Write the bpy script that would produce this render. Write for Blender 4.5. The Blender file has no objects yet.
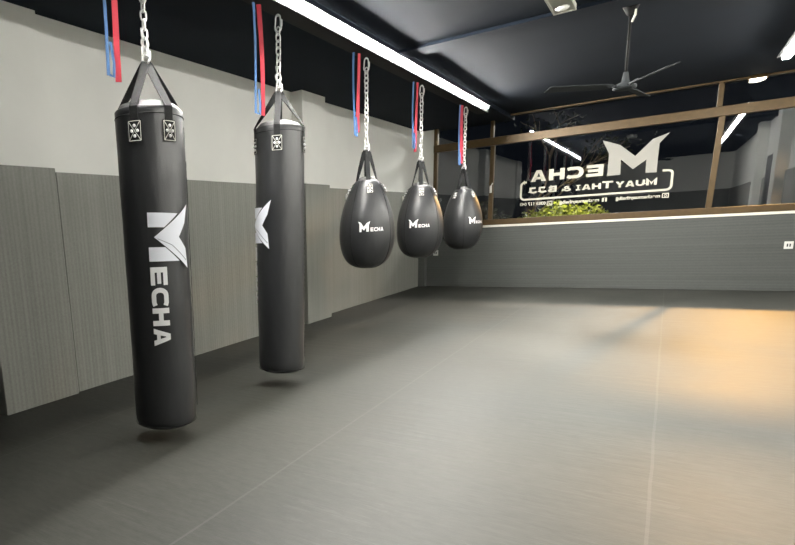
import bpy, bmesh, math, random
from math import sin, cos, pi, radians, sqrt, atan2
from mathutils import Vector, Matrix
random.seed(7)
S = bpy.context.scene
COL = S.collection

# ------------------------------------------------------------------ camera
FPX, CX, CY = 559.643, 397.5-177.496, 272.5+73.387
yaw, pit, rol = radians(38.67504), radians(11.41148), radians(3.17156)
F = Vector((-sin(yaw)*cos(pit), cos(yaw)*cos(pit), -sin(pit)))
r_ = Vector((cos(yaw), sin(yaw), 0)); d_ = F.cross(r_)
RR = cos(rol)*r_+sin(rol)*d_; DD = -sin(rol)*r_+cos(rol)*d_
cam = bpy.data.cameras.new('camera'); co = bpy.data.objects.new('camera', cam); COL.objects.link(co)
cam.sensor_fit = 'HORIZONTAL'; cam.sensor_width = 36; cam.lens = 36*FPX/795
cam.shift_x = 177.496/795; cam.shift_y = 73.387/795
cam.clip_start = 0.05; cam.clip_end = 200
m = Matrix((( RR.x, -DD.x, -F.x), (RR.y, -DD.y, -F.y), (RR.z, -DD.z, -F.z))).to_4x4()
m.translation = Vector((0, 0, 1.2)); co.matrix_world = m
S.camera = co

# ------------------------------------------------------------------ world, exposure, lamps
w = bpy.data.worlds.new('night'); S.world = w; w.use_nodes = True
w.node_tree.nodes['Background'].inputs[0].default_value = (0.10, 0.13, 0.2, 1)
w.node_tree.nodes['Background'].inputs[1].default_value = 0.03
S.view_settings.view_transform = 'Standard'; S.view_settings.look = 'None'
S.view_settings.exposure = 0.0; S.view_settings.gamma = 1
S.view_settings.use_curve_mapping = False
STRIP1_E, STRIP2_E = 1350.0, 145.0
def lamp(name, kind, loc, energy, color, size=0.1, aim=None, cone=None, blend=.5):
    l = bpy.data.lights.new(name, kind); l.energy = energy; l.color = color
    if kind in ('POINT', 'SPOT'): l.shadow_soft_size = size
    if kind == 'SPOT': l.spot_size = radians(cone); l.spot_blend = blend
    if kind == 'AREA': l.size = size
    o = bpy.data.objects.new(name, l); COL.objects.link(o); o.location = loc
    if aim: o.rotation_euler = (Vector(aim)-Vector(loc)).to_track_quat('-Z', 'Y').to_euler()
    return o
# the sodium street lamp outside, high beyond the window
lamp('street_light', 'SPOT', (1.5, 16.5, 4.5), 3400, (1.0, .53, .15), .16, (.2, 8.0, 0), 54, 1.0)
lamp('street_light_cool', 'SPOT', (-1.2, 17.0, 4.7), 2400, (.97, .96, .92), .5, (-1.0, 6.8, 0), 85, 1.0)
# unseen fill lamp added to brighten the yellow green shrub outside
lamp('hedge_fill_light', 'SPOT', (-1.5, 11.7, 2.5), 420, (1.0, .88, .42), .1, (-1.45, 12.4, 1.1), 50, .8)

# ------------------------------------------------------------------ materials
def mat(name, col, rough=.5, metal=0, noise=0, nscale=8, bump=0, bscale=200, spec=.5, coat=0):
    M = bpy.data.materials.new(name); M.use_nodes = True; nt = M.node_tree
    b = nt.nodes['Principled BSDF']
    b.inputs['Base Color'].default_value = (*col, 1); b.inputs['Roughness'].default_value = rough
    b.inputs['Metallic'].default_value = metal; b.inputs['Specular IOR Level'].default_value = spec
    if coat: b.inputs['Coat Weight'].default_value = coat; b.inputs['Coat Roughness'].default_value = .3
    tc = nt.nodes.new('ShaderNodeTexCoord')
    if noise:
        n = nt.nodes.new('ShaderNodeTexNoise'); n.inputs['Scale'].default_value = nscale; n.inputs['Detail'].default_value = 5
        r = nt.nodes.new('ShaderNodeValToRGB')
        r.color_ramp.elements[0].position = .3; r.color_ramp.elements[1].position = .7
        r.color_ramp.elements[0].color = (*[c*(1-noise) for c in col], 1)
        r.color_ramp.elements[1].color = (*[min(1, c*(1+noise)) for c in col], 1)
        nt.links.new(tc.outputs['Object'], n.inputs['Vector']); nt.links.new(n.outputs['Fac'], r.inputs[0])
        nt.links.new(r.outputs[0], b.inputs['Base Color'])
    if bump:
        n = nt.nodes.new('ShaderNodeTexNoise'); n.inputs['Scale'].default_value = bscale; n.inputs['Detail'].default_value = 3
        bp = nt.nodes.new('ShaderNodeBump'); bp.inputs['Strength'].default_value = bump; bp.inputs['Distance'].default_value = .002
        nt.links.new(tc.outputs['Object'], n.inputs['Vector']); nt.links.new(n.outputs['Fac'], bp.inputs['Height'])
        nt.links.new(bp.outputs[0], b.inputs['Normal'])
    return M
def emis(name, col, e):
    M = bpy.data.materials.new(name); M.use_nodes = True; nt = M.node_tree
    b = nt.nodes['Principled BSDF']; b.inputs['Base Color'].default_value = (.8, .8, .8, 1)
    b.inputs['Emission Color'].default_value = (*col, 1); b.inputs['Emission Strength'].default_value = e
    return M
class NT:
    def __init__(s, M): s.nt = M.node_tree; s.b = s.nt.nodes['Principled BSDF']
    def n(s, t, **k):
        x = s.nt.nodes.new(t)
        for a, v in k.items(): setattr(x, a, v)
        return x
    def l(s, a, b): s.nt.links.new(a, b)
    def math(s, op, a, b=None):
        x = s.n('ShaderNodeMath', operation=op)
        for i, v in enumerate((a, b)):
            if v is None: continue
            if hasattr(v, 'links'): s.l(v, x.inputs[i])
            else: x.inputs[i].default_value = v
        return x.outputs[0]

def mapped_noise(g, tc, scl, scale, detail=3, rough=.5):
    mp = g.n('ShaderNodeMapping'); mp.inputs['Scale'].default_value = scl
    g.l(tc, mp.inputs[0]); n = g.n('ShaderNodeTexNoise'); n.inputs['Scale'].default_value = scale
    n.inputs['Detail'].default_value = detail; n.inputs['Roughness'].default_value = rough
    g.l(mp.outputs[0], n.inputs['Vector']); return n.outputs['Fac']

def floor_mat():
    M = mat('floor_vinyl', (.2, .2, .18), .42, spec=.29); g = NT(M)
    tc = g.n('ShaderNodeTexCoord').outputs['Object']
    sx = g.n('ShaderNodeSeparateXYZ'); g.l(tc, sx.inputs[0])
    # lengthwise seams every 1.48 m
    def seam(coord, period, off, wdt):
        a = g.math('SUBTRACT', coord, off); a = g.math('DIVIDE', a, period)
        f = g.math('FRACT', a); f = g.math('SUBTRACT', f, .5); f = g.math('ABSOLUTE', f)
        f = g.math('SUBTRACT', .5, f); f = g.math('MULTIPLY', f, period)
        return g.math('LESS_THAN', f, wdt)
    wob = mapped_noise(g, tc, (1, 1, 1), 1.3)
    xw = g.math('ADD', sx.outputs[0], g.math('MULTIPLY', g.math('SUBTRACT', wob, .5), .018))
    s1 = seam(xw, 1.48, .03, .006)
    # cross creases: long thin wrinkles running across the rolls
    cr = mapped_noise(g, tc, (.35, 6.5, 1), 1.0, 6, .6)
    cr2 = mapped_noise(g, tc, (1.6, 20, 1), 1.0, 3, .5)
    big = mapped_noise(g, tc, (1, 1, 1), .9, 5, .6)
    fine = mapped_noise(g, tc, (1, 1, 1), 220, 2)
    pebble = g.n('ShaderNodeTexVoronoi'); pebble.inputs['Scale'].default_value = 130; g.l(tc, pebble.inputs['Vector'])
    ramp = g.n('ShaderNodeValToRGB'); ramp.color_ramp.elements[0].position = .36; ramp.color_ramp.elements[1].position = .64
    ramp.color_ramp.elements[0].color = (.028, .0298, .0255, 1); ramp.color_ramp.elements[1].color = (.052, .0525, .0455, 1)
    spk = mapped_noise(g, tc, (.5, 1.6, 1), 22, 4, .7)
    g.l(g.math('ADD', g.math('MULTIPLY', big, .55), g.math('MULTIPLY', spk, .45)), ramp.inputs[0])
    mx = g.n('ShaderNodeMixRGB'); g.l(g.math('MULTIPLY', s1, .38), mx.inputs[0]); g.l(ramp.outputs[0], mx.inputs[1])
    mx.inputs[2].default_value = (.085, .085, .078, 1)
    # scuffed thin crease lines
    ln = g.math('SUBTRACT', cr, .5); ln = g.math('ABSOLUTE', ln); ln = g.math('LESS_THAN', ln, .006)
    msk = g.math('GREATER_THAN', mapped_noise(g, tc, (.8, .8, 1), 1.7), .56)
    ln = g.math('MULTIPLY', ln, msk)
    mx2 = g.n('ShaderNodeMixRGB'); g.l(g.math('MULTIPLY', ln, .14), mx2.inputs[0]); g.l(mx.outputs[0], mx2.inputs[1])
    mx2.inputs[2].default_value = (.12, .12, .11, 1)
    g.l(mx2.outputs[0], g.b.inputs['Base Color'])
    rr = g.math('ADD', g.math('MULTIPLY', big, .16), .47); g.l(rr, g.b.inputs['Roughness'])
    h = g.math('MULTIPLY', cr, .9); h = g.math('ADD', h, g.math('MULTIPLY', cr2, .28))
    h = g.math('ADD', h, g.math('MULTIPLY', pebble.outputs[0], .05))
    h = g.math('SUBTRACT', h, g.math('MULTIPLY', s1, .35))
    bp = g.n('ShaderNodeBump'); bp.inputs['Strength'].default_value = .5; bp.inputs['Distance'].default_value = .012
    g.l(h, bp.inputs['Height']); g.l(bp.outputs[0], g.b.inputs['Normal'])
    return M
def pad_mat(name, col, axis, contrast=.18, period=.03):
    M = mat(name, col, .6, spec=.35); g = NT(M)
    tc = g.n('ShaderNodeTexCoord').outputs['Object']
    sx = g.n('ShaderNodeSeparateXYZ'); g.l(tc, sx.inputs[0])
    c = sx.outputs[axis]
    scl = [1.2, 1.2, 1.2]; scl[axis] = 28
    if axis == 1: scl[2] = .5
    if axis == 2: scl[0] = .35
    st = mapped_noise(g, tc, tuple(scl), 1.0, 3, .6)
    rib = g.math('SINE', g.math('MULTIPLY', c, 2*pi/period))
    spk = mapped_noise(g, tc, (1, 1, 1), 90, 2, .7)
    f = g.math('ADD', g.math('MULTIPLY', st, .5), g.math('MULTIPLY', rib, .06))
    f = g.math('ADD', f, g.math('MULTIPLY', spk, .5))
    ramp = g.n('ShaderNodeValToRGB'); ramp.color_ramp.elements[0].position = .3; ramp.color_ramp.elements[1].position = .7
    ramp.color_ramp.elements[0].color = (*[k*(1-contrast) for k in col], 1)
    ramp.color_ramp.elements[1].color = (*[k*(1+contrast) for k in col], 1)
    g.l(f, ramp.inputs[0]); g.l(ramp.outputs[0], g.b.inputs['Base Color'])
    bp = g.n('ShaderNodeBump'); bp.inputs['Strength'].default_value = .35; bp.inputs['Distance'].default_value = .006
    g.l(f, bp.inputs['Height']); g.l(bp.outputs[0], g.b.inputs['Normal'])
    return M
def glass_mat():
    M = bpy.data.materials.new('window_glass'); M.use_nodes = True; nt = M.node_tree; nt.nodes.clear()
    o = nt.nodes.new('ShaderNodeOutputMaterial'); t = nt.nodes.new('ShaderNodeBsdfTransparent')
    t.inputs[0].default_value = (.9, .92, .9, 1)
    gl = nt.nodes.new('ShaderNodeBsdfGlossy'); gl.inputs['Roughness'].default_value = .015
    gl.inputs[0].default_value = (.95, .97, 1, 1)
    lw = nt.nodes.new('ShaderNodeLayerWeight'); lw.inputs[0].default_value = .5
    pw = nt.nodes.new('ShaderNodeMath'); pw.operation = 'POWER'; pw.inputs[1].default_value = 5; nt.links.new(lw.outputs['Facing'], pw.inputs[0])
    fr = nt.nodes.new('ShaderNodeMath'); fr.operation = 'MULTIPLY_ADD'; fr.inputs[1].default_value = .85; fr.inputs[2].default_value = .145
    nt.links.new(pw.outputs[0], fr.inputs[0])
    mx = nt.nodes.new('ShaderNodeMixShader')
    nt.links.new(fr.outputs[0], mx.inputs[0]); nt.links.new(t.outputs[0], mx.inputs[1]); nt.links.new(gl.outputs[0], mx.inputs[2])
    nt.links.new(mx.outputs[0], o.inputs[0]); return M

def leather_mat():
    M = mat('black_leather', (.017, .018, .0195), .36, spec=.55); g = NT(M)
    tc = g.n('ShaderNodeTexCoord').outputs['Object']
    a = mapped_noise(g, tc, (1, 1, .45), 5.0, 3, .5); b = mapped_noise(g, tc, (1, 1, 1), 160, 2, .5)
    w = g.n('ShaderNodeTexVoronoi'); w.inputs['Scale'].default_value = 230; g.l(tc, w.inputs['Vector'])
    h = g.math('ADD', g.math('MULTIPLY', a, 3.0), g.math('MULTIPLY', b, .05))
    h = g.math('ADD', h, g.math('MULTIPLY', w.outputs[0], .10))
    bp = g.n('ShaderNodeBump'); bp.inputs['Strength'].default_value = .5; bp.inputs['Distance'].default_value = .008
    g.l(h, bp.inputs['Height']); g.l(bp.outputs[0], g.b.inputs['Normal'])
    g.l(g.math('ADD', g.math('MULTIPLY', a, .25), .26), g.b.inputs['Roughness'])
    return M

FLOOR = floor_mat()
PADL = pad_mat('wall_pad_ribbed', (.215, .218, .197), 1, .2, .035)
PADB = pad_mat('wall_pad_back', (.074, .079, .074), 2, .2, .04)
WHITE = mat('white_paint', (.82, .82, .78), .75, noise=.03, nscale=2, bump=.1, bscale=60)
CEIL = mat('navy_ceiling_paint', (.0055, .0088, .0145), .9, spec=.12, noise=.12, nscale=1.5)
SILL = mat('sill_white', (.75, .72, .64), .5)
GOLD = mat('bronze_aluminium', (.080, .050, .019), .4, metal=.35, noise=.12, nscale=20)
DARK = mat('dark_paint', (.025, .026, .027), .5)
RAILM = mat('black_steel', (.006, .006, .006), .7, spec=.15)
STEEL = mat('galvanised_steel', (.80, .80, .78), .35, metal=.08)
CHROME = mat('chrome', (.7, .7, .7), .3, metal=.2)
LEATHER = leather_mat()
STRAP = mat('black_webbing', (.011, .0115, .012), .7, bump=.6, bscale=300, spec=.2)
STITCH = mat('white_thread', (.55, .55, .5), .7)
LINING = mat('pale_lining', (.08, .08, .08), .45, noise=.5, nscale=14)
LABEL = mat('silver_white_print', (.74, .76, .82), .4)
LABELT = mat('white_print', (.8, .8, .8), .4)
LABELD = mat('print_shade', (.30, .31, .34), .4)
VINYL = mat('cream_vinyl_sticker', (.55, .53, .44), .5)
VINYL2 = mat('pale_grey_vinyl_sticker', (.30, .29, .26), .5)
BLUE = mat('blue_webbing', (.05, .14, .33), .6, bump=.3, bscale=200)
RED = mat('red_webbing', (.42, .015, .035), .6, bump=.3, bscale=200)
PLASTIC = mat('white_plastic', (.7, .7, .66), .4)
GREYP = mat('pale_grey_metal', (.34, .34, .29), .45)
FANM = mat('fan_metal', (.028, .031, .033), .85, spec=.15)
LED = emis('led_diffuser_cool', (1.0, .975, .92), STRIP1_E)
LED2 = emis('led_diffuser_white', (1.0, .975, .92), STRIP2_E)
GLASS = glass_mat()
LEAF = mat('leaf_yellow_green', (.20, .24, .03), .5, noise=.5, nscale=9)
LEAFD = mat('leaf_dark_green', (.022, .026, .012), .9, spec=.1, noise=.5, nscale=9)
BARK = mat('bark', (.14, .10, .06), .8, noise=.3, nscale=20)
SOIL = mat('outdoor_paving', (.06, .055, .05), .9, noise=.3, nscale=3)

# ------------------------------------------------------------------ mesh helpers
def bx(bm, x0, x1, y0, y1, z0, z1, M=None):
    vs = [bm.verts.new(M @ Vector(p) if M else p) for p in
          [(x0,y0,z0),(x1,y0,z0),(x1,y1,z0),(x0,y1,z0),(x0,y0,z1),(x1,y0,z1),(x1,y1,z1),(x0,y1,z1)]]
    for f in ((0,3,2,1),(4,5,6,7),(0,1,5,4),(1,2,6,5),(2,3,7,6),(3,0,4,7)): bm.faces.new([vs[i] for i in f])
def tube(bm, pts, r, n=8, closed=False, cap=True):
    pts = [Vector(p) for p in pts]; N = len(pts); rings = []
    prev = None
    for i, p in enumerate(pts):
        if closed: t = pts[(i+1) % N]-pts[i-1]
        else: t = pts[min(i+1, N-1)]-pts[max(i-1, 0)]
        t.normalize()
        u = prev if prev else (Vector((0,0,1)) if abs(t.z) < .9 else Vector((1,0,0)))
        u = (u-t*u.dot(t)).normalized(); v = t.cross(u); prev = u
        rad = r[i] if isinstance(r, (list, tuple)) else r
        rings.append([bm.verts.new(p+u*cos(2*pi*k/n)*rad+v*sin(2*pi*k/n)*rad) for k in range(n)])
    for i in range(N if closed else N-1):
        a, b = rings[i], rings[(i+1) % N]
        for k in range(n): bm.faces.new((a[k], a[(k+1) % n], b[(k+1) % n], b[k]))
    if cap and not closed: bm.faces.new(rings[0][::-1]); bm.faces.new(rings[-1])
def lathe(bm, prof, n=48, c=(0,0), wob=None):
    rings = []
    for r, z in prof:
        if r < 1e-5: rings.append([bm.verts.new((c[0], c[1], z))]); continue
        ring = []
        for k in range(n):
            a = 2*pi*k/n; q = r*(1+(wob(a, z) if wob else 0))
            ring.append(bm.verts.new((c[0]+q*cos(a), c[1]+q*sin(a), z)))
        rings.append(ring)
    for a, b in zip(rings, rings[1:]):
        for k in range(n):
            k2 = (k+1) % n
            f = [a[k % len(a)], a[k2 % len(a)], b[k2 % len(b)], b[k % len(b)]]
            u = []
            for v in f:
                if v not in u: u.append(v)
            if len(u) > 2: bm.faces.new(u)
def obj(name, bm, m, parent=None, smooth=False, bevel=0, kind=None, loc=None):
    bmesh.ops.recalc_face_normals(bm, faces=bm.faces)
    me = bpy.data.meshes.new(name); bm.to_mesh(me); bm.free()
    if m: me.materials.append(m)
    if smooth:
        for p in me.polygons: p.use_smooth = True
    o = bpy.data.objects.new(name, me); COL.objects.link(o)
    if parent: o.parent = parent
    if kind: o['kind'] = kind
    if loc: o.location = loc
    if bevel:
        b = o.modifiers.new('bevel', 'BEVEL'); b.width = bevel; b.segments = 2; b.limit_method = 'ANGLE'
    return o
def boxobj(name, m, x0, x1, y0, y1, z0, z1, parent=None, bevel=0, kind=None):
    bm = bmesh.new(); bx(bm, x0, x1, y0, y1, z0, z1); return obj(name, bm, m, parent, False, bevel, kind)
def struct(name, m, *a, bevel=0): return boxobj(name, m, *a, bevel=bevel, kind='structure')
def thing(name, label, cat, loc=(0,0,0), rz=0, group=None):
    o = bpy.data.objects.new(name, None); COL.objects.link(o); o.location = loc; o.rotation_euler = (0,0,rz)
    o['label'] = label; o['category'] = cat
    if group: o['group'] = group
    return o
def tag(o, label, cat, group=None):
    o['label'] = label; o['category'] = cat
    if group: o['group'] = group
    return o

# ------------------------------------------------------------------ room shell
XL, XR, YB, YF = -3.675, 1.5, 10.8, -3.2
struct('floor', FLOOR, -4.4, 1.7, YF-.2, YB+.2, -.1, 0)
# left wall (painted) and its padding
struct('wall_left', WHITE, XL-.15, XL, 2.60, YB+.15, 0, 3.1)
struct('wall_left_pad', PADL, XL, XL+.035, 2.70, 6.2, 0, 1.712, bevel=.004)
struct('wall_left_pad_far', PADL, XL, XL+.035, 6.87, 10.76, 0, 1.712, bevel=.004)
# near column, projecting
struct('wall_left_column_near', WHITE, XL-.5, -3.625, 2.04, 2.655, 1.72, 3.1)
struct('wall_left_column_near_pad', PADL, -3.72, -3.605, 2.035, 2.67, 0, 1.735, bevel=.006)
struct('wall_left_column_near_base', DARK, XL-.5, -3.73, 2.06, 2.60, 0, 1.73)
struct('wall_left_recess', DARK, -4.4, -4.3, YF, 2.1, 0, 3.1)
struct('trim_1', RAILM, -4.3, -3.73, 2.02, 2.05, 0, 2.2)
# second pilaster behind the teardrop bags
struct('wall_left_pilaster', WHITE, XL, -3.53, 6.22, 6.80, 1.73, 3.1)
struct('wall_left_pilaster_pad', PADL, XL, -3.50, 6.20, 6.84, 0, 1.73, bevel=.005)
# back wall: padded parapet, sill, side strip, lintel
struct('wall_back', DARK, XL-.1, XR+.3, YB+.03, YB+.28, 0, 1.04)
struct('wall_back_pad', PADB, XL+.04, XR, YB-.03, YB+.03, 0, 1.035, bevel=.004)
struct('trim_2', SILL, XL+.04, XR, YB-.045, YB+.02, 1.038, 1.075, bevel=.004)
struct('wall_back_side', WHITE, XL-.1, -3.44, YB-.01, YB+.2, 1.075, 2.86)
struct('wall_back_lintel', CEIL, XL-.1, XR+.3, YB-.01, YB+.25, 2.875, 3.1)
struct('wall_back_corner_pad', PADB, XL+.02, -3.52, YB-.16, YB-.03, 0, 1.7, bevel=.004)
# right wall, seen in the window reflection
struct('wall_right', WHITE, XR, XR+.15, YF, YB+.3, 0, 3.1)
struct('wall_right_pad', PADL, XR-.035, XR, YF, YB-.04, 0, 1.712, bevel=.004)
for k, (a, b) in enumerate(((4.5, 4.95), (7.6, 8.1))):
    struct('wall_right_pilaster', WHITE, XR-.16, XR, a, b, 0, 3.1)
struct('wall_right_door', DARK, XR-.05, XR, 5.6, 6.5, 0, 2.1)
struct('wall_front', WHITE, -4.4, XR+.2, YF-.15, YF, 0, 3.1)
struct('wall_front_pad', PADL, -4.3, XR-.04, YF, YF+.035, 0, 1.712)
# ceiling: low soffit over the bags, cross beam, two bays
struct('ceiling', CEIL, -4.4, -2.2, YF-.2, YB+.3, 2.80, 3.15)
struct('ceiling_near', CEIL, -2.2, XR+.2, YF-.2, 5.80, 2.85, 3.15)
struct('ceiling_beam', CEIL, -2.2, XR, 5.80, 6.05, 2.822, 3.15)
struct('ceiling_far', CEIL, -2.2, XR+.2, 6.05, YB+.3, 2.862, 3.15)

# ------------------------------------------------------------------ window
def frame_bar(name, x0, x1, z0, z1, parent, y0=YB-.02, y1=YB+.06, tilt=0, bev=.006):
    bm = bmesh.new(); bx(bm, x0, x1, y0, y1, z0, z1)
    if tilt:
        for v in bm.verts:
            v.co.x += tilt*(v.co.z-z0)
    return obj(name, bm, GOLD, parent, False, bev)
win = bpy.data.objects.new('window_1', None); COL.objects.link(win); win['kind'] = 'structure'
frame_bar('bottom_rail', -3.44, XR, 1.075, 1.17, win, YB-.03)
frame_bar('transom_rail', -3.44, XR, 2.40, 2.53, win, YB-.035)
frame_bar('head_rail', -3.44, XR, 2.842, 2.875, win, YB-.03)
frame_bar('left_stile', -3.44, -3.375, 1.17, 2.842, win)
frame_bar('mullion', -2.49, -2.425, 1.17, 2.40, win)
frame_bar('mullion', -2.50, -2.45, 2.53, 2.842, win)
frame_bar('mullion', .395, .465, 1.17, 2.40, win, YB-.03, tilt=.03)
frame_bar('mullion', .395, .455, 2.53, 2.842, win, YB-.03)
def pane(x0, x1, z0, z1, y):
    boxobj('glass_pane', GLASS, x0, x1, y, y+.0006, z0, z1, win)
def pane(x0, x1, z0, z1, y):
    bm = bmesh.new(); vs = [bm.verts.new(p) for p in ((x0,y,z0),(x1,y,z0),(x1,y,z1),(x0,y,z1))]; bm.faces.new(vs)
    obj('glass_pane', bm, GLASS, win)
pane(-3.38, -2.48, 1.16, 2.41, YB+.02); pane(-2.44, .41, 1.16, 2.41, YB+.02); pane(.44, XR, 1.16, 2.41, YB+.02)
pane(-3.38, -2.49, 2.52, 2.85, YB+.02); pane(-2.46, .40, 2.52, 2.85, YB+.02); pane(.45, XR, 2.52, 2.85, YB+.02)
# latch on the left mullion
bm = bmesh.new(); bx(bm, -2.475, -2.44, YB-.035, YB-.02, 1.62, 1.74); tube(bm, [(-2.457, YB-.04, 1.69), (-2.457, YB-.07, 1.70), (-2.42, YB-.075, 1.78)], .009, 6)
obj('window_latch', bm, PLASTIC, win, bevel=.002)

# ------------------------------------------------------------------ block lettering
def arc_pts(cx, cy, rx, ry, a0, a1, n=8): return [(cx+rx*cos(radians(a0+(a1-a0)*i/n)), cy+ry*sin(radians(a0+(a1-a0)*i/n))) for i in range(n+1)]
def stroke(pts, t, hx=1.0):
    # quads along a polyline, mitred; t thickness
    out = []; L = []; R = []
    P = [Vector(p) for p in pts]
    for i, p in enumerate(P):
        d1 = (P[i]-P[i-1]).normalized() if i else (P[1]-P[0]).normalized()
        d2 = (P[i+1]-P[i]).normalized() if i < len(P)-1 else d1
        nrm = Vector((-(d1+d2).y, (d1+d2).x))
        nrm = nrm.normalized() if nrm.length > 1e-6 else Vector((-d1.y, d1.x))
        k = t/2/max(.4, nrm.dot(Vector((-d1.y, d1.x))))
        L.append(p+nrm*k); R.append(p-nrm*k)
    for i in range(len(P)-1): out.append([tuple(R[i]), tuple(R[i+1]), tuple(L[i+1]), tuple(L[i])])
    return out
def R4(x0, y0, x1, y1): return [(x0,y0),(x1,y0),(x1,y1),(x0,y1)]
def letter(ch, t=.27):
    # polygons in a 1 x 1 box
    h = t/2
    if ch == 'E': return [R4(0,0,t*1.1,1), R4(t*1.1,0,1,t*.95), R4(t*1.1,.5-t*.42,.92,.5+t*.42), R4(t*1.1,1-t*.95,1,1)]
    if ch == 'H': return [R4(0,0,t*1.1,1), R4(1-t*1.1,0,1,1), R4(t*1.1,.5-h,1-t*1.1,.5+h)]
    if ch == 'I': return [R4(.35,0,.65,1), R4(.1,0,.35,t*.8), R4(.65,0,.9,t*.8), R4(.1,1-t*.8,.35,1), R4(.65,1-t*.8,.9,1)]
    if ch == 'A': return [[(0,0),(t*1.15,0),(.5+.02,.9),(.5-t*.6,1)], [(1-t*1.15,0),(1,0),(.5+t*.6,1),(.5-.02,.9)], [(.5-t*.6,1),(.5,.7),(.5+t*.6,1)], R4(.25,.18,.75,.18+t*.8)]
    if ch == 'C': return stroke([(1,h+.06)]+[(.82,h)]+arc_pts(.42,.5,.42-h,.5-h,270,90,10)+[(.82,1-h),(1,1-h-.06)], t)
    if ch == 'M': return [[(0,0),(t,0),(t,.62),(0,1)], [(1-t,0),(1,0),(1,1),(1-t,.62)], [(0,1),(t,.62),(.5,.02),(.5,.42)], [(1,1),(.5,.42),(.5,.02),(1-t,.62)]]
    if ch == 'U': return stroke([(h,1),(h,.42)]+arc_pts(.5,.42,.5-h,.42-h,180,360,8)+[(1-h,1)], t)
    if ch == 'Y': return [[(.5-h,0),(.5+h,0),(.5+h,.5),(.5-h,.5)], [(0,1),(.5-h,.42),(.5+h*.6,.5),(t*1.2,1)], [(1-t*1.2,1),(.5-h*.6,.5),(.5+h,.42),(1,1)]]
    if ch == 'T': return [R4(.5-h,0,.5+h,1-t*.9), R4(0,1-t*.9,1,1)]
    if ch == 'B': return [R4(0,0,t,1)]+stroke([(t,1-h),(.62,1-h)]+arc_pts(.62,.75,.2,.25-h,90,-90,6)+[(t,.5)], t*.9)+stroke([(t,.5),(.66,.5)]+arc_pts(.66,.27,.22,.27-h,90,-90,6)+[(t,h)], t*.9)
    if ch == 'J': return stroke([(.25,1-h),(1-h,1-h),(1-h,.35)]+arc_pts(.5,.35,.5-h,.35-h,360,190,7), t)
    if ch == '&': return stroke([(1,h*.8),(.3,.72)]+arc_pts(.48,.77,.2,.16,190,-10,6)+[(.62,.6),(.2,.42)]+arc_pts(.42,.27,.3,.2,150,300,6)+[(.95,.5)], t*.75)
    return []
def subdiv_poly(bm, polys, fn, cut=.02):
    """map convex 2-D polygons through fn, after slicing them into narrow columns so they follow curved surfaces"""
    for poly in polys:
        b2 = bmesh.new(); vs = [b2.verts.new((p[0], p[1], 0)) for p in poly]
        try: b2.faces.new(vs)
        except Exception: b2.free(); continue
        if cut:
            for ax in (0, 1):
                lo = min(p[ax] for p in poly); hi = max(p[ax] for p in poly)
                q = math.floor(lo/cut)*cut+cut
                while q < hi:
                    no = (1,0,0) if ax == 0 else (0,1,0); c = (q,0,0) if ax == 0 else (0,q,0)
                    bmesh.ops.bisect_plane(b2, geom=b2.verts[:]+b2.edges[:]+b2.faces[:], dist=1e-7, plane_co=c, plane_no=no); q += cut
        mp = {}
        for v in b2.verts: mp[v] = bm.verts.new(fn(v.co.x, v.co.y))
        for f in b2.faces: bm.faces.new([mp[v] for v in f.verts])
        b2.free()
def word(s, u0, u1, v0, v1, gap=.12, big=(), bigf=1.15, t=.27):
    n = len(s); wts = [(1.15 if (c == 'M' or i in big) else .45 if c == 'I' and False else .62 if c == 'I' else 1.0) for i, c in enumerate(s)]
    unit = (u1-u0)/(sum(wts)+gap*(n-1)); out = []; u = u0
    for i, c in enumerate(s):
        ww = wts[i]*unit; hh = (v1-v0)*(bigf if i in big else 1)
        for p in letter(c, t): out.append([(u+a*ww, v0+b*hh) for a, b in p])
        u += ww+gap*unit
    return out
MOUT = [[(-.806,1.734),(-.638,1.738),(-.647,1.959),(-.804,2.065)], [(-.9,2.273),(-.804,2.065),(-.647,1.959),(-.672,2.176)],
        [(-.672,2.176),(-.647,1.959),(-.489,1.802),(-.474,1.99)], [(-.474,1.99),(-.489,1.802),(-.335,1.922),(-.279,2.207)],
        [(-.279,2.207),(-.335,1.922),(-.199,1.9),(-.196,2.139)], [(-.279,2.207),(-.196,2.139),(-.087,2.272)], [(-.335,1.922),(-.332,1.734),(-.199,1.727),(-.199,1.9)]]
def flat(bm, polys, fn, th, axis):
    subdiv_poly(bm, polys, fn, 0)
    r = bmesh.ops.extrude_face_region(bm, geom=bm.faces[:])
    bmesh.ops.translate(bm, verts=[v for v in r['geom'] if isinstance(v, bmesh.types.BMVert)], vec=Vector(axis)*th)
YS = YB+.016
# window sticker, its lettering faces the street and reads backwards from inside
sign = thing('window_lettering', 'white vinyl gym lettering on the window glass, reading backwards from inside', 'sticker', (-1.0, YS, 1.35))
def sg(name, polys, m, mirror=False):
    bm = bmesh.new()
    flat(bm, polys, lambda u, v: (u+1.0, 0, v-1.35), .0015, (0,1,0))
    return obj(name, bm, m, sign)
sg('emblem_letter', [[(u, v) for u, v in p] for p in MOUT], VINYL2)
def mw(s, xr, xl, z0, z1, **k):    # mirrored word: starts at the right edge xr and runs to the left
    return [[(-u, v) for u, v in p] for p in word(s, -xr, -xl, z0, z1, **k)]
sg('name_lettering', mw('ECHA', -.86, -1.855, 1.745, 1.922, gap=.16), VINYL)
sg('martial_art_lettering', mw('MUAY', -.184, -.69, 1.548, 1.635, big=(0,), bigf=1.25), VINYL)
sg('martial_art_lettering', mw('THAI', -.725, -1.214, 1.552, 1.637, big=(0,), bigf=1.25), VINYL)
sg('martial_art_lettering', mw('&', -1.275, -1.40, 1.555, 1.63), VINYL)
sg('martial_art_lettering', mw('BJJ', -1.475, -1.87, 1.557, 1.655), VINYL)
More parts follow.
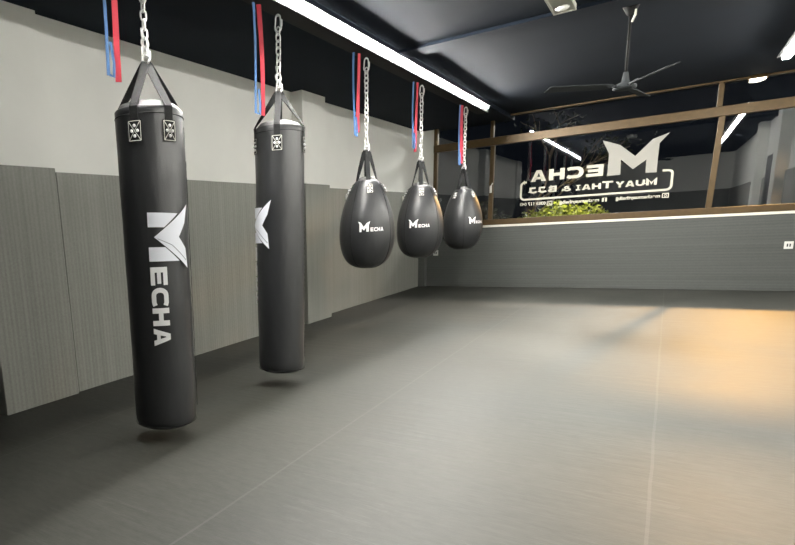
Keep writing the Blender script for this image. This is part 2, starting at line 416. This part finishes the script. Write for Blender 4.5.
bp = [(-1.915,1.745),(-1.945,1.742)]+arc_pts(-1.945,1.692,.05,.05,90,180,5)+arc_pts(-1.935,1.525,.06,.06,180,270,6)+arc_pts(-.072,1.525,.06,.06,270,360,6)+arc_pts(-.062,1.692,.05,.05,0,90,5)+[(-.13,1.745)]
sg('border_line', stroke(bp, .03), VINYL)
def fonttext(name, s, xr, xl, z0, hgt, m, parent, org):
    cu = bpy.data.curves.new(name, 'FONT'); cu.body = s; cu.size = hgt*1.35; cu.offset = hgt*.045
    t = bpy.data.objects.new('tmp', cu); COL.objects.link(t)
    dg = bpy.context.evaluated_depsgraph_get(); me = bpy.data.meshes.new_from_object(t.evaluated_get(dg))
    COL.objects.unlink(t); bpy.data.objects.remove(t)
    xs = [v.co.x for v in me.vertices]; a, b = min(xs), max(xs)
    for v in me.vertices:
        u = (v.co.x-a)/(b-a); y = v.co.y
        v.co = Vector((xr-u*(xr-xl)-org[0], 0, z0+y-org[2]))
    me.name = name; me.materials.clear(); me.materials.append(m)
    o = bpy.data.objects.new(name, me); COL.objects.link(o); o.parent = parent; return o
ORG = (-1.0, YS, 1.35)
fonttext('contact_lettering', 'mechamuaythaibjj', -.13, -.67, 1.362, .05, VINYL, sign, ORG)
fonttext('contact_lettering', 'mechamuaythaibjj', -.885, -1.42, 1.362, .05, VINYL, sign, ORG)
fonttext('contact_lettering', '0383 117 043', -1.62, -2.0, 1.367, .05, VINYL, sign, ORG)
sg('photo_app_icon', stroke([(-.105,1.355),(-.035,1.355),(-.035,1.412),(-.105,1.412),(-.105,1.355)], .012)+stroke(arc_pts(-.07,1.383,.014,.014,0,360,10), .008), VINYL)
sg('social_page_icon', [R4(-.85,1.35,-.825,1.41), R4(-.807,1.35,-.784,1.41), R4(-.825,1.402,-.807,1.41), R4(-.825,1.372,-.818,1.38)], VINYL)
sg('phone_icon', stroke([(-1.598,1.353),(-1.53,1.353),(-1.53,1.412),(-1.598,1.412),(-1.598,1.353)], .014)+stroke([(-1.58,1.398),(-1.565,1.372),(-1.545,1.368)], .012), VINYL)

# ------------------------------------------------------------------ strip lights and hanging rail
rail = tag(boxobj('hanging_rail', RAILM, -2.345, -2.195, 1.0, 9.3, 2.70, 2.80, bevel=.004), 'long black steel rail under the ceiling from which the bags hang', 'rail')
def strip(x0, x1, y0, y1, z0, z1, m, label, face):
    t = thing('strip_light', label, 'strip light', ((x0+x1)/2, (y0+y1)/2, z1), 0, 'long ceiling strip lights')
    cx, cy = (x0+x1)/2, (y0+y1)/2
    b = boxobj('diffuser', m, x0-cx, x1-cx, y0-cy, y1-cy, z0-z1, -.004, t)
    boxobj('shade_lid', RAILM, x0-cx-(0 if face else .05), x1-cx+(.035 if face else .05), y0-cy, y1-cy, -.004, 0, t)  # thin lid; its black overhang is added to keep light off the ceiling
    for s, yy in ((-1, y0-cy), (1, y1-cy)): boxobj('end_cap', GREYP, x0-cx, x1-cx, min(yy, yy+s*.01), max(yy, yy+s*.01), z0-z1, 0, t)
    return t
strip(-2.1915, -2.180, 1.6, 9.2, 2.750, 2.773, LED, 'long white strip light beside the rail of punching bags', True)
strip(.84, .90, 1.0, 9.12, 2.73, 2.76, LED2, 'white strip light on the right, near the right end of the window', False)
# steel hangers of the right strip
sr = thing('strip_light_bracket', 'black mounting bar above the strip light at upper right', 'bracket', (.87, 5, 2.76))
boxobj('bar', RAILM, -.02, .02, -4.0, 4.1, 0.001, .035, sr)
for yy in (-3.6, -1.5, 3.9):
    boxobj('drop_rod', RAILM, -.008, .008, yy-.008, yy+.008, .035, (.08 if yy < .9 else .108), sr)

# ------------------------------------------------------------------ chain parts
def link_path(L, W, n=10):
    # stadium outline in (a, b): a along length
    h = L/2-W/2; P = []
    for i in range(n//2+1): a = pi*i/(n//2); P.append((h+W/2*sin(a), W/2*cos(a)))
    for i in range(n//2+1): a = pi*i/(n//2); P.append((-h-W/2*sin(a), -W/2*cos(a)))
    return P
def chain_mesh(bm, top, bot, L=.056, W=.035, r=.0054, rot0=0.3):
    top, bot = Vector(top), Vector(bot); D = (bot-top); n = max(1, round(D.length/(L-2.2*r))); st = D/n; t = D.normalized()
    u0 = t.cross(Vector((0,1,0)) if abs(t.y) < .9 else Vector((1,0,0))).normalized(); v0 = t.cross(u0)
    for i in range(n):
        c = top+st*(i+.5); a = rot0+(pi/2 if i % 2 else 0)+.12*sin(i*2.3)
        u = u0*cos(a)+v0*sin(a)
        tube(bm, [c+t*p+u*q for p, q in link_path(L, W)], r, 6, closed=True)
def carabiner(bm, top, L=.11, W=.045, r=.006, ang=.4):
    top = Vector(top); t = Vector((0,0,-1)); u = Vector((cos(ang), sin(ang), 0)); c = top+t*L/2
    P = [c+t*p+u*q*(1.0 if p > 0 else .75) for p, q in link_path(L, W, 14)]
    tube(bm, P, r, 8, closed=True)
    tube(bm, [c+u*W/2+t*-.02, c+u*W/2+t*.02], r*1.6, 8)
def ribbon(bm, pts, sides, wd, th=.004):
    """strap through pts; sides = unit width vectors"""
    P = [Vector(p) for p in pts]; rings = []
    for i, p in enumerate(P):
        t = (P[min(i+1, len(P)-1)]-P[max(i-1, 0)]).normalized(); s = Vector(sides[i] if isinstance(sides, list) else sides)
        s = (s-t*s.dot(t)).normalized(); nn = t.cross(s)
        wi = wd[i] if isinstance(wd, list) else wd
        rings.append([bm.verts.new(p+s*a*wi/2+nn*b*th/2) for a, b in ((-1,-1),(1,-1),(1,1),(-1,1))])
    for a, b in zip(rings, rings[1:]):
        for k in range(4): bm.faces.new((a[k], a[(k+1) % 4], b[(k+1) % 4], b[k]))
    bm.faces.new(rings[0][::-1]); bm.faces.new(rings[-1])

def interp(prof, z):
    for (r0, z0), (r1, z1) in zip(prof, prof[1:]):
        lo, hi = min(z0, z1), max(z0, z1)
        if lo <= z <= hi and hi > lo: return r0+(r1-r0)*(z-z0)/(z1-z0)
    return prof[0][0]
def smoothprof(P, n=6):
    out = []
    for i in range(len(P)-1):
        p0 = P[max(i-1,0)]; p1 = P[i]; p2 = P[i+1]; p3 = P[min(i+2, len(P)-1)]
        for k in range(n):
            t = k/n; f = lambda a,b,c,d: .5*((2*b)+(-a+c)*t+(2*a-5*b+4*c-d)*t*t+(-a+3*b-3*c+d)*t**3)
            out.append((max(0, f(p0[0],p1[0],p2[0],p3[0])), f(p0[1],p1[1],p2[1],p3[1])))
    out.append(P[-1]); return out

def patch(bm_plate, bm_st, bm_rv, th, prof, zt, zb, wd):
    """stitched leather plate with rivets laid on the bag surface at angle th"""
    def surf(u, v, off):
        rr = interp(prof, v)+off; a = th+u/max(.05, interp(prof, v)); return (rr*cos(a), rr*sin(a), v)
    subdiv_poly(bm_plate, [R4(-wd/2, zb, wd/2, zt)], lambda u, v: surf(u, v, .006), .02)
    e = .0035; a, b = wd/2-.006, .006; lines = [(-a, zb+b, a, zb+b), (a, zb+b, a, zt-b), (a, zt-b, -a, zt-b), (-a, zt-b, -a, zb+b), (-a, zb+b, a, zt-b), (-a, zt-b, a, zb+b)]
    q = []
    for x0, y0, x1, y1 in lines: q += stroke([(x0, y0), (x1, y1)], e)
    subdiv_poly(bm_st, q, lambda u, v: surf(u, v, .0085), .02)
    zc = (zt+zb)/2
    for u, v in ((-.016, zc), (.016, zc), (0, zc+.026), (0, zc-.026)):
        c = Vector(surf(u, v, .008)); bv = bmesh.new(); bmesh.ops.create_uvsphere(bv, u_segments=8, v_segments=6, radius=.0085, matrix=Matrix.Translation(c)); obj('rivet', bv, CHROME, bm_rv, True)

def rig(t, zring, ztop_chain, prof, angs, rim_r, rim_z, patch_z, double=False, carab=True, sw=.046, pw=.078):
    """chain, ring, straps and riveted plates common to every bag (z relative to floor)"""
    bm = bmesh.new()
    if double:
        chain_mesh(bm, (0,0,ztop_chain-.09), (0,0,zring+.02)); chain_mesh(bm, (-.02,.0,zring+.16), (.004,.015,zring+.02), rot0=1)
    else: chain_mesh(bm, (0,0,ztop_chain-.09), (0,0,zring+.02))
    obj('chain', bm, STEEL, t, True)
    bm = bmesh.new(); carabiner(bm, (0,0,ztop_chain-.005)); tube(bm, [(0,0,ztop_chain-.012), (0,0,ztop_chain-.001)], .010, 8)
    obj('hook', bm, CHROME, t, True)
    bm = bmesh.new()
    tube(bm, [(.028*cos(a), .006*sin(3*a), zring+.0+.028*sin(a)) for a in [2*pi*k/14 for k in range(14)]], .006, 8, closed=True)
    carabiner(bm, (.0,0,zring+.06), .075, .04, .006, .9)
    obj('ring', bm, CHROME, t, True)
    for a in angs:
        ca, sa = cos(a), sin(a); side = (-sa, ca, 0)
        pr0 = [(.010, zring-.01), (.026, zring-.04), ((.026+rim_r)*.5, (zring-.04+rim_z)*.5), (rim_r-.004, rim_z+.010), (rim_r+.006, rim_z-.006)]
        for k in range(3):
            z = rim_z-.03-(rim_z-.03-patch_z[1]-.02)*k/2; pr0.append((interp(prof, z)+.004, z))
        # the straps are gathered flat against each other at the ring and fan out to the rim
        D = Vector((.72, .69, 0)); Sd = Vector(side)
        if D.dot(Sd) < 0: D = -D
        sides = [D, D*.8+Sd*.2, D*.45+Sd*.55, Sd*.9+D*.1]+[Sd]*(len(pr0)-4)
        bm = bmesh.new(); ribbon(bm, [(r*ca, r*sa, z) for r, z in pr0], sides, [sw*.75, sw*.95]+[sw]*(len(pr0)-2), .004)
        st = obj('strap', bm, STRAP, t)
        p, s = bmesh.new(), bmesh.new(); patch(p, s, st, a, prof, patch_z[0], patch_z[1], pw)
        pl = obj('rivet_plate', p, STRAP, st); so = obj('stitching', s, STITCH, st); so['label'] = 'white stitched cross'

def heavy_bag(y, zb, zt, label, seed, a0, R=.187):
    t = thing('punching_bag', label, 'punching bag', (-2.3, y, 0), 0, 'long heavy punching bags')
    rnd = random.Random(seed); ph = [rnd.uniform(0, 6) for _ in range(6)]
    def wob(a, z): return .008*sin(2*a+ph[0]+z*3)+.005*sin(3*a+ph[1]-z*7)+.005*sin(z*16+ph[2]+sin(a+ph[3]))
    prof = [(0, zb), (R*.5, zb+.001), (R*.80, zb+.006), (R*.92, zb+.022), (R*.965, zb+.05)]
    nz = 30; z0, z1 = zb+.08, zt-.05
    for i in range(nz+1):
        f = i/nz; prof.append((R*(.975+.02*f+.006*sin(f*9)), z0+(z1-z0)*f))
    prof += [(R*1.0, zt-.03), (R*1.0, zt-.008), (R*.965, zt), (R*.93, zt+.002)]
    bm = bmesh.new(); lathe(bm, prof, 56, wob=lambda a, z: wob(a, z) if zb+.03 < z < zt-.03 else wob(a, z)*.5)
    body = obj('body', bm, LEATHER, t, True)
    for zz, rr in ((zt-.042, R*1.0), (zb+.026, R*.955)):
        bm = bmesh.new(); tube(bm, [((rr+.001)*cos(a), (rr+.001)*sin(a), zz) for a in [2*pi*k/48 for k in range(48)]], .0028, 6, closed=True)
        obj('seam_piping', bm, STRAP, t, True)
    bm = bmesh.new(); lathe(bm, [(R*.93, zt-.002), (R*.86, zt+.022), (R*.6, zt+.04), (R*.2, zt+.045), (0, zt+.045)], 32, wob=lambda a, z: .03*sin(5*a+ph[4])+.02*sin(9*a))
    tc = obj('top_cover', bm, LINING, t, True); tc['label'] = 'pale lining bunched at the top'
    # laced side seam
    bm = bmesh.new(); sa = radians(45)
    zz = zb+.1; P = []; r = R+.003
    while zz < zt-.25:
        P += [(r*cos(sa-.03), r*sin(sa-.03), zz), (r*cos(sa+.03), r*sin(sa+.03), zz+.02)]; zz += .04
    tube(bm, P, .002, 5)
    obj('lacing', bm, STRAP, t)
    rig(t, zt+.265, 2.699, [(p[0], p[1]) for p in prof[4:-2]], [radians(k) for k in a0], R, zt, (zt-.075, zt-.185), double=True)
    return t, R
def cyl_label(t, R, polys, m, name, off=.0035, shift=0):
    bm = bmesh.new()
    subdiv_poly(bm, polys, lambda u, v: ((R+off)*cos(radians(u+shift)), (R+off)*sin(radians(u+shift)), v), 2.0)
    # keep slicing vertically cheap: theta in degrees, z in metres
    o = obj(name, bm, m, t); return o
# brand label polygons in (theta deg, z): letters turned a quarter turn clockwise
def turned(s, th0, th1, ztop, zbot, gap=.14, t=.27):
    # th0: letter bottom side, th1: letter top side
    P = word(s, 0, 1, 0, 1, gap=gap, t=t)
    return [[(th0+(th1-th0)*v, ztop+(zbot-ztop)*u) for u, v in p] for p in P]
LEG = [[(-58,1.323),(-58,1.246),(-32,1.243),(-6.5,1.316)], [(-58.5,1.139),(-58.7,1.063),(-7,1.061),(-32,1.138)]]
WING = [[(-49,1.192),(-6.6,1.19),(8.3,1.265),(17.3,1.366)], [(-49,1.192),(11.7,1.017),(7.8,1.128),(-6.6,1.19)]]
def brand(t, R, shift, dz=0):
    s = lambda P: [[(u, v+dz) for u, v in p] for p in P]
    for q in LEG: cyl_label(t, R, s([q]), LABEL, 'label_letter_leg', .0075, shift)
    cyl_label(t, R, s(WING), LABEL, 'label_wing', .0095, shift)
    # dark shaded seam on the wing
    cyl_label(t, R, s([[(-44,1.186),(-43,1.181),(-21,1.146),(-20,1.150)], [(-21,1.146),(-20,1.150),(8,1.065),(7,1.060)]]), LABELD, 'label_crease', .011, shift)
    cyl_label(t, R, s(turned('ECHA', -58.5, -31, 1.032, .597)), LABELT, 'label_lettering', .0075, shift)

b1, R1 = heavy_bag(2.375, .088, 1.872, 'long black heavy punching bag nearest the camera with full name label', 3, (-70,-13,66,-158))
brand(b1, R1, 0)
b2, R2 = heavy_bag(3.705, .115, 1.925, 'long black heavy punching bag with only the label wing showing, second in the row', 5, (-63,-128,17,122), .181)
b1.rotation_euler.x = -.025; b1.location.y = 2.315
b2.rotation_euler.x = -.040; b2.location.y = 3.63
# the second bag is turned so that just the wing shows at its left edge
brand(b2, R2, -95, .04)

TP = [(.0,.783),(.05,.785),(.11,.797),(.165,.828),(.208,.877),(.240,.955),(.256,1.04),(.259,1.12),(.253,1.21),(.237,1.30),(.212,1.39),(.178,1.48),(.140,1.56),(.105,1.605),(.080,1.615),(.075,1.612)]
def tear_bag(y, label, seed, angs, lab):
    a0 = angs[1]
    t = thing('teardrop_bag', label, 'punching bag', (-2.3, y, 0), 0, 'teardrop punching bags')
    rnd = random.Random(seed); ph = [rnd.uniform(0, 6) for _ in range(6)]
    prof = smoothprof(TP, 5)
    def wob(a, z): return .012*sin(2*a+ph[0]+z*4)+.007*sin(3*a+ph[1]-z*8)-.012*abs(cos(2*a+radians(2*(90-a0))))**14
    bm = bmesh.new(); lathe(bm, prof, 64, wob=wob); obj('body', bm, LEATHER, t, True)
    bm = bmesh.new()
    for k in range(4):
        a = radians(a0+45+90*k); P = []
        for r, z in prof[3:-10:2]: P.append(((r*(1+wob(a, z))+.0015)*cos(a), (r*(1+wob(a, z))+.0015)*sin(a), z))
        tube(bm, P, .0022, 5)
    obj('panel_seams', bm, STRAP, t, True)
    bm = bmesh.new(); lathe(bm, [(.078, 1.612), (.075, 1.635), (.05, 1.645), (0, 1.64)], 20, wob=lambda a, z: .06*sin(5*a+ph[2])); tc = obj('top_cover', bm, LINING, t, True); tc['label'] = 'pale lining in the mouth'
    up = [(p[0]+.004, p[1]) for p in prof if p[1] > 1.2]
    rig(t, 1.90, 2.699, up, [radians(k) for k in angs], .098, 1.60, (1.575, 1.485), sw=.042, pw=.058)
    def S(u, v, off=.008):
        rr = interp(prof, v); a = radians(lab)+u/.255; q = rr*(1+wob(a, v))+off; return (q*cos(a), q*sin(a), v)
    def place(name, polys, m):
        bm = bmesh.new(); subdiv_poly(bm, polys, S, .012); return obj(name, bm, m, t)
    # emblem: same winged letter, un-mirrored, .092 m wide
    k = .11/.81
    mm = [[((-.087-u)*k*1.0, 1.135+(v-1.73)*k*1.3) for u, v in p] for p in MOUT]
    place('label_emblem', mm, LABELT)
    place('label_lettering', word('ECHA', .112, .232, 1.136, 1.172, gap=.14), LABELT)
    return t
tear_bag(5.25, 'black teardrop bag, nearest and largest-looking of the three, its white name label facing the room', 11, (-136,-56,14,114), -84)
tear_bag(6.75, 'black teardrop bag hanging between two other teardrop bags', 12, (-141,-66,4,109), -99)
tear_bag(8.52, 'black teardrop bag farthest from the camera, in front of the window', 13, (-115,-25,65,155), -58)

# ------------------------------------------------------------------ red and blue hand straps
def webbing(y, zb, color, m, cat_label, dx=0, seed=0, zt=2.74, wd=.034, loop=False):
    rnd = random.Random(seed); bm = bmesh.new(); P = []; sd = []
    n = 14; ph = rnd.uniform(0, 6)
    for i in range(n+1):
        f = i/n; P.append((dx+.006*sin(4*f+ph), .035*f*rnd.uniform(.8,1) if False else .006*sin(3*f+ph), zt-(zt-zb)*f))
        a = .9+.35*sin(2.2*f+ph); sd.append((cos(a), sin(a), 0))
    ribbon(bm, P, sd, wd, .004)
    if loop:   # folded lower end
        ribbon(bm, [(dx+.006*sin(4+ph)+.006, .004, zb+.002), (dx+.014, .02, zb-.01), (dx+.012, .03, zb+.06), (dx+.008, .02, zb+.16)], sd[:4], wd*.8, .004)
    o = obj('hanging_strap', bm, m, None, False, 0, None, (-2.3, y, 0))
    return tag(o, cat_label, 'strap', 'red and blue straps hanging from the rail')
names = ['the nearest heavy bag', 'the second heavy bag', 'the nearest teardrop bag', 'the middle teardrop bag', 'the farthest teardrop bag']
for i, (y, zr, zbl) in enumerate(((2.165, 1.995, 2.02), (3.50, 1.99, 2.0), (5.075, 2.03, 2.00), (6.585, 1.97, 2.01), (8.36, 1.95, 1.93))):
    webbing(y, zr, 'red', RED, 'red fabric strap hanging beside the chain of %s' % names[i], .0, i+1, wd=.032)
    webbing(y-.06, zbl, 'blue', BLUE, 'blue fabric strap hanging beside the chain of %s' % names[i], -.012, i+31, wd=.017, loop=True)

# ------------------------------------------------------------------ ceiling fan, floodlight box, glowing oval, sockets
fan = thing('ceiling_fan', 'dark ceiling fan with three thin grey blades on a long rod', 'fan', (-.385, 6.16, 2.22))
bm = bmesh.new(); tube(bm, [(0,0,.05), (0,0,.57)], .010, 10); obj('rod', bm, RAILM, fan, True)
bm = bmesh.new(); lathe(bm, [(0,.642),(.05,.642),(.06,.63),(.03,.57),(.012,.55),(0,.55)], 20); obj('canopy', bm, RAILM, fan, True)
bm = bmesh.new(); tube(bm, [(.015,-.02,.50), (.035,-.03,.55), (.035,-.03,.59)], .008, 8); obj('hanging_hook', bm, GREYP, fan, True)
bm = bmesh.new(); lathe(bm, [(0,-.02),(.06,-.02),(.085,-.008),(.085,.012),(.06,.03),(.03,.045),(.018,.12),(0,.12)], 28); obj('motor', bm, FANM, fan, True)
for ang in (-137, -62, 80):
    a = radians(ang); u = Vector((cos(a), sin(a), 0)); s = Vector((-sin(a), cos(a), 0))
    bm = bmesh.new(); rings = []
    for r, wd in ((.12,.04),(.2,.085),(.45,.095),(.66,.10),(.69,.08)):
        rings.append([bm.verts.new(u*r+s*k*wd/2+Vector((0,0,.01+k*.012+q-.01*r))) for k, q in ((-1,0),(1,0),(1,.004),(-1,.004))])
    for p, q in zip(rings, rings[1:]):
        for k in range(4): bm.faces.new((p[k], p[(k+1)%4], q[(k+1)%4], q[k]))
    bm.faces.new(rings[0]); bm.faces.new(rings[-1][::-1])
    bl = obj('blade', bm, FANM, fan)
    bm = bmesh.new(); tube(bm, [u*.07+Vector((0,0,.01)), u*.2+Vector((0,0,.018))], .012, 8); obj('blade_arm', bm, FANM, bl, True)

fl = thing('floodlight', 'pale grey box lamp fixed to the dark ceiling at the top edge of the view', 'lamp', (-.80, 5.50, 2.85))
bm = bmesh.new(); bx(bm, -.08, .08, -.28, .22, -.04, 0); obj('casing', bm, GREYP, fl, False, .008)
for q in ((-.08, -.065, -.28, .22), (.065, .08, -.28, .22), (-.065, .065, -.28, -.25), (-.065, .065, .19, .22)):
    bm = bmesh.new(); bx(bm, *q, -.052, -.04); obj('bezel', bm, GREYP, fl)
bm = bmesh.new(); bmesh.ops.create_uvsphere(bm, u_segments=20, v_segments=12, radius=.05, matrix=Matrix.Translation((0,.08,-.045)) @ Matrix.Diagonal((1,1,.5,1)))
obj('bulb', bm, PLASTIC, fl, True)

sp = thing('glowing_oval', 'small glowing oval at the top of the window near the right mullion', 'lamp', (.78, 10.74, 2.815))  # emissive oval added just below the window head, with a bronze cap
bm = bmesh.new(); bmesh.ops.create_uvsphere(bm, u_segments=20, v_segments=10, radius=1, matrix=Matrix.Diagonal((.085,.03,.026,1))); obj('lens', bm, emis('oval_glow', (1,.93,.75), 14), sp, True)
bm = bmesh.new(); lathe(bm, [(.1,.0),(.1,.045),(0,.05)], 24); 
for v in bm.verts: v.co.y *= .4
obj('cap', bm, GOLD, sp, True)

def socket(x, y, z, rz, label, group=None, s=1):
    t = thing('wall_socket', label, 'socket', (x, y, z), rz, group)
    bm = bmesh.new(); bx(bm, -.045*s, .045*s, -.012, 0, -.05*s, .05*s); obj('plate', bm, PLASTIC, t, False, .004)
    bm = bmesh.new(); bx(bm, -.02*s, -.006*s, -.014, -.012, -.02*s, .02*s); bx(bm, .006*s, .02*s, -.014, -.012, -.02*s, .02*s); obj('slots', bm, DARK, t)
socket(1.30, YB-.031, .62, 0, 'white wall socket on the grey back wall padding at the right edge')
socket(-3.36, YB-.031, .615, 0, 'white wall socket low on the back wall beside the left corner')
def knob(y, label):
    t = thing('wall_button', label, 'button', (-3.634, y, 1.6), 0, 'small white round buttons on the left wall padding')
    bm = bmesh.new()
    lathe(bm, [(0,0),(.045,0),(.045,.008),(.035,.02),(0,.022)], 20)
    bmesh.ops.rotate(bm, verts=bm.verts, cent=(0,0,0), matrix=Matrix.Rotation(pi/2, 3, 'Y'))
    obj('button_plate', bm, PLASTIC, t, True)
    bm = bmesh.new(); tube(bm, [(.02,0,0), (.034,0,0)], .012, 10); obj('button_cap', bm, PLASTIC, t, True)
knob(7.61, 'small white round button on the wall padding left of the nearest teardrop bag')
knob(9.80, 'small white round button on the wall padding left of the middle teardrop bag')

# ------------------------------------------------------------------ outdoors
struct('ground_outside', SOIL, -14, 12, YB+.3, 30, -.12, -.02)
def bush(name, label, cx, cy, z0, wx, wy, wz, n, m, seed, ls=.05):
    rnd = random.Random(seed); t = thing(name, label, 'plant', (cx, cy, -.02))
    bm = bmesh.new()
    for i in range(n):
        while True:
            p = Vector((rnd.uniform(-1,1), rnd.uniform(-1,1), rnd.uniform(-1,1)))
            if .35 < p.length < 1: break
        lump = 1+.14*sin(p.x*9+seed)+.1*sin(p.y*7)
        c = Vector((p.x*wx, p.y*wy, z0+(p.z*wz)*lump)); a = Vector((rnd.gauss(0,1), rnd.gauss(0,1), rnd.gauss(0,.7))).normalized()
        b = a.cross(Vector((rnd.gauss(0,1), rnd.gauss(0,1), rnd.gauss(0,1)))).normalized(); s = ls*rnd.uniform(.6,1.3)
        vs = [bm.verts.new(c+a*s), bm.verts.new(c+b*s*.4+a*s*.1), bm.verts.new(c-a*s), bm.verts.new(c-b*s*.4+a*s*.1)]; bm.faces.new(vs)
    obj('foliage', bm, m, t)
    bm = bmesh.new()
    for k in range(5):
        x, y = rnd.uniform(-.6,.6)*wx, rnd.uniform(-.4,.4)*wy; tube(bm, [(x*.5, y*.5, 0), (x, y, z0)], [.02, .008], 6)
    obj('stems', bm, BARK, t, True); return t
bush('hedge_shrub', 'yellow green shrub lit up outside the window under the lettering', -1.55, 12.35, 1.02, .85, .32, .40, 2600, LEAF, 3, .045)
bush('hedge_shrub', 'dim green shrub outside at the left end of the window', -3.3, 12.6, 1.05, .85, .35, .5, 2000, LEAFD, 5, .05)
def tree(cx, cy, seed, label):
    rnd = random.Random(seed); t = thing('garden_tree', label, 'tree', (cx, cy, -.02)); bm = bmesh.new(); tips = []
    def br(p, d, L, r, lv):
        q = [p]
        for i in range(4): d = (d+Vector((rnd.gauss(0,.12), rnd.gauss(0,.12), rnd.gauss(0,.08)))).normalized(); q.append(q[-1]+d*L/4)
        tube(bm, q, [r, r*.85, r*.7, r*.6, r*.5], 6)
        if lv == 0: tips.append(q[-1]); tips.append(q[2]); return
        for k in range(3): br(q[-1-k % 2], (d+Vector((rnd.gauss(0,.6), rnd.gauss(0,.6), rnd.uniform(-.1,.5)))).normalized(), L*.62, r*.5, lv-1)
    br(Vector((0,0,0)), Vector((.05,0,1)), 1.5, .05, 3)
    obj('trunk', bm, BARK, t, True); bm = bmesh.new()
    for p in tips:
        for k in range(9):
            c = p+Vector((rnd.gauss(0,.13), rnd.gauss(0,.13), rnd.gauss(0,.1))); a = Vector((rnd.gauss(0,1), rnd.gauss(0,1), rnd.gauss(0,1))).normalized()
            b = a.cross(Vector((rnd.gauss(0,1), rnd.gauss(0,1), .3))).normalized(); s = rnd.uniform(.025,.05)
            bm.faces.new([bm.verts.new(c+a*s), bm.verts.new(c+b*s*.4), bm.verts.new(c-a*s), bm.verts.new(c-b*s*.4)])
    obj('leaves', bm, LEAFD, t)
tree(-2.35, 12.9, 4, 'small thin-branched tree outside behind the left half of the window')
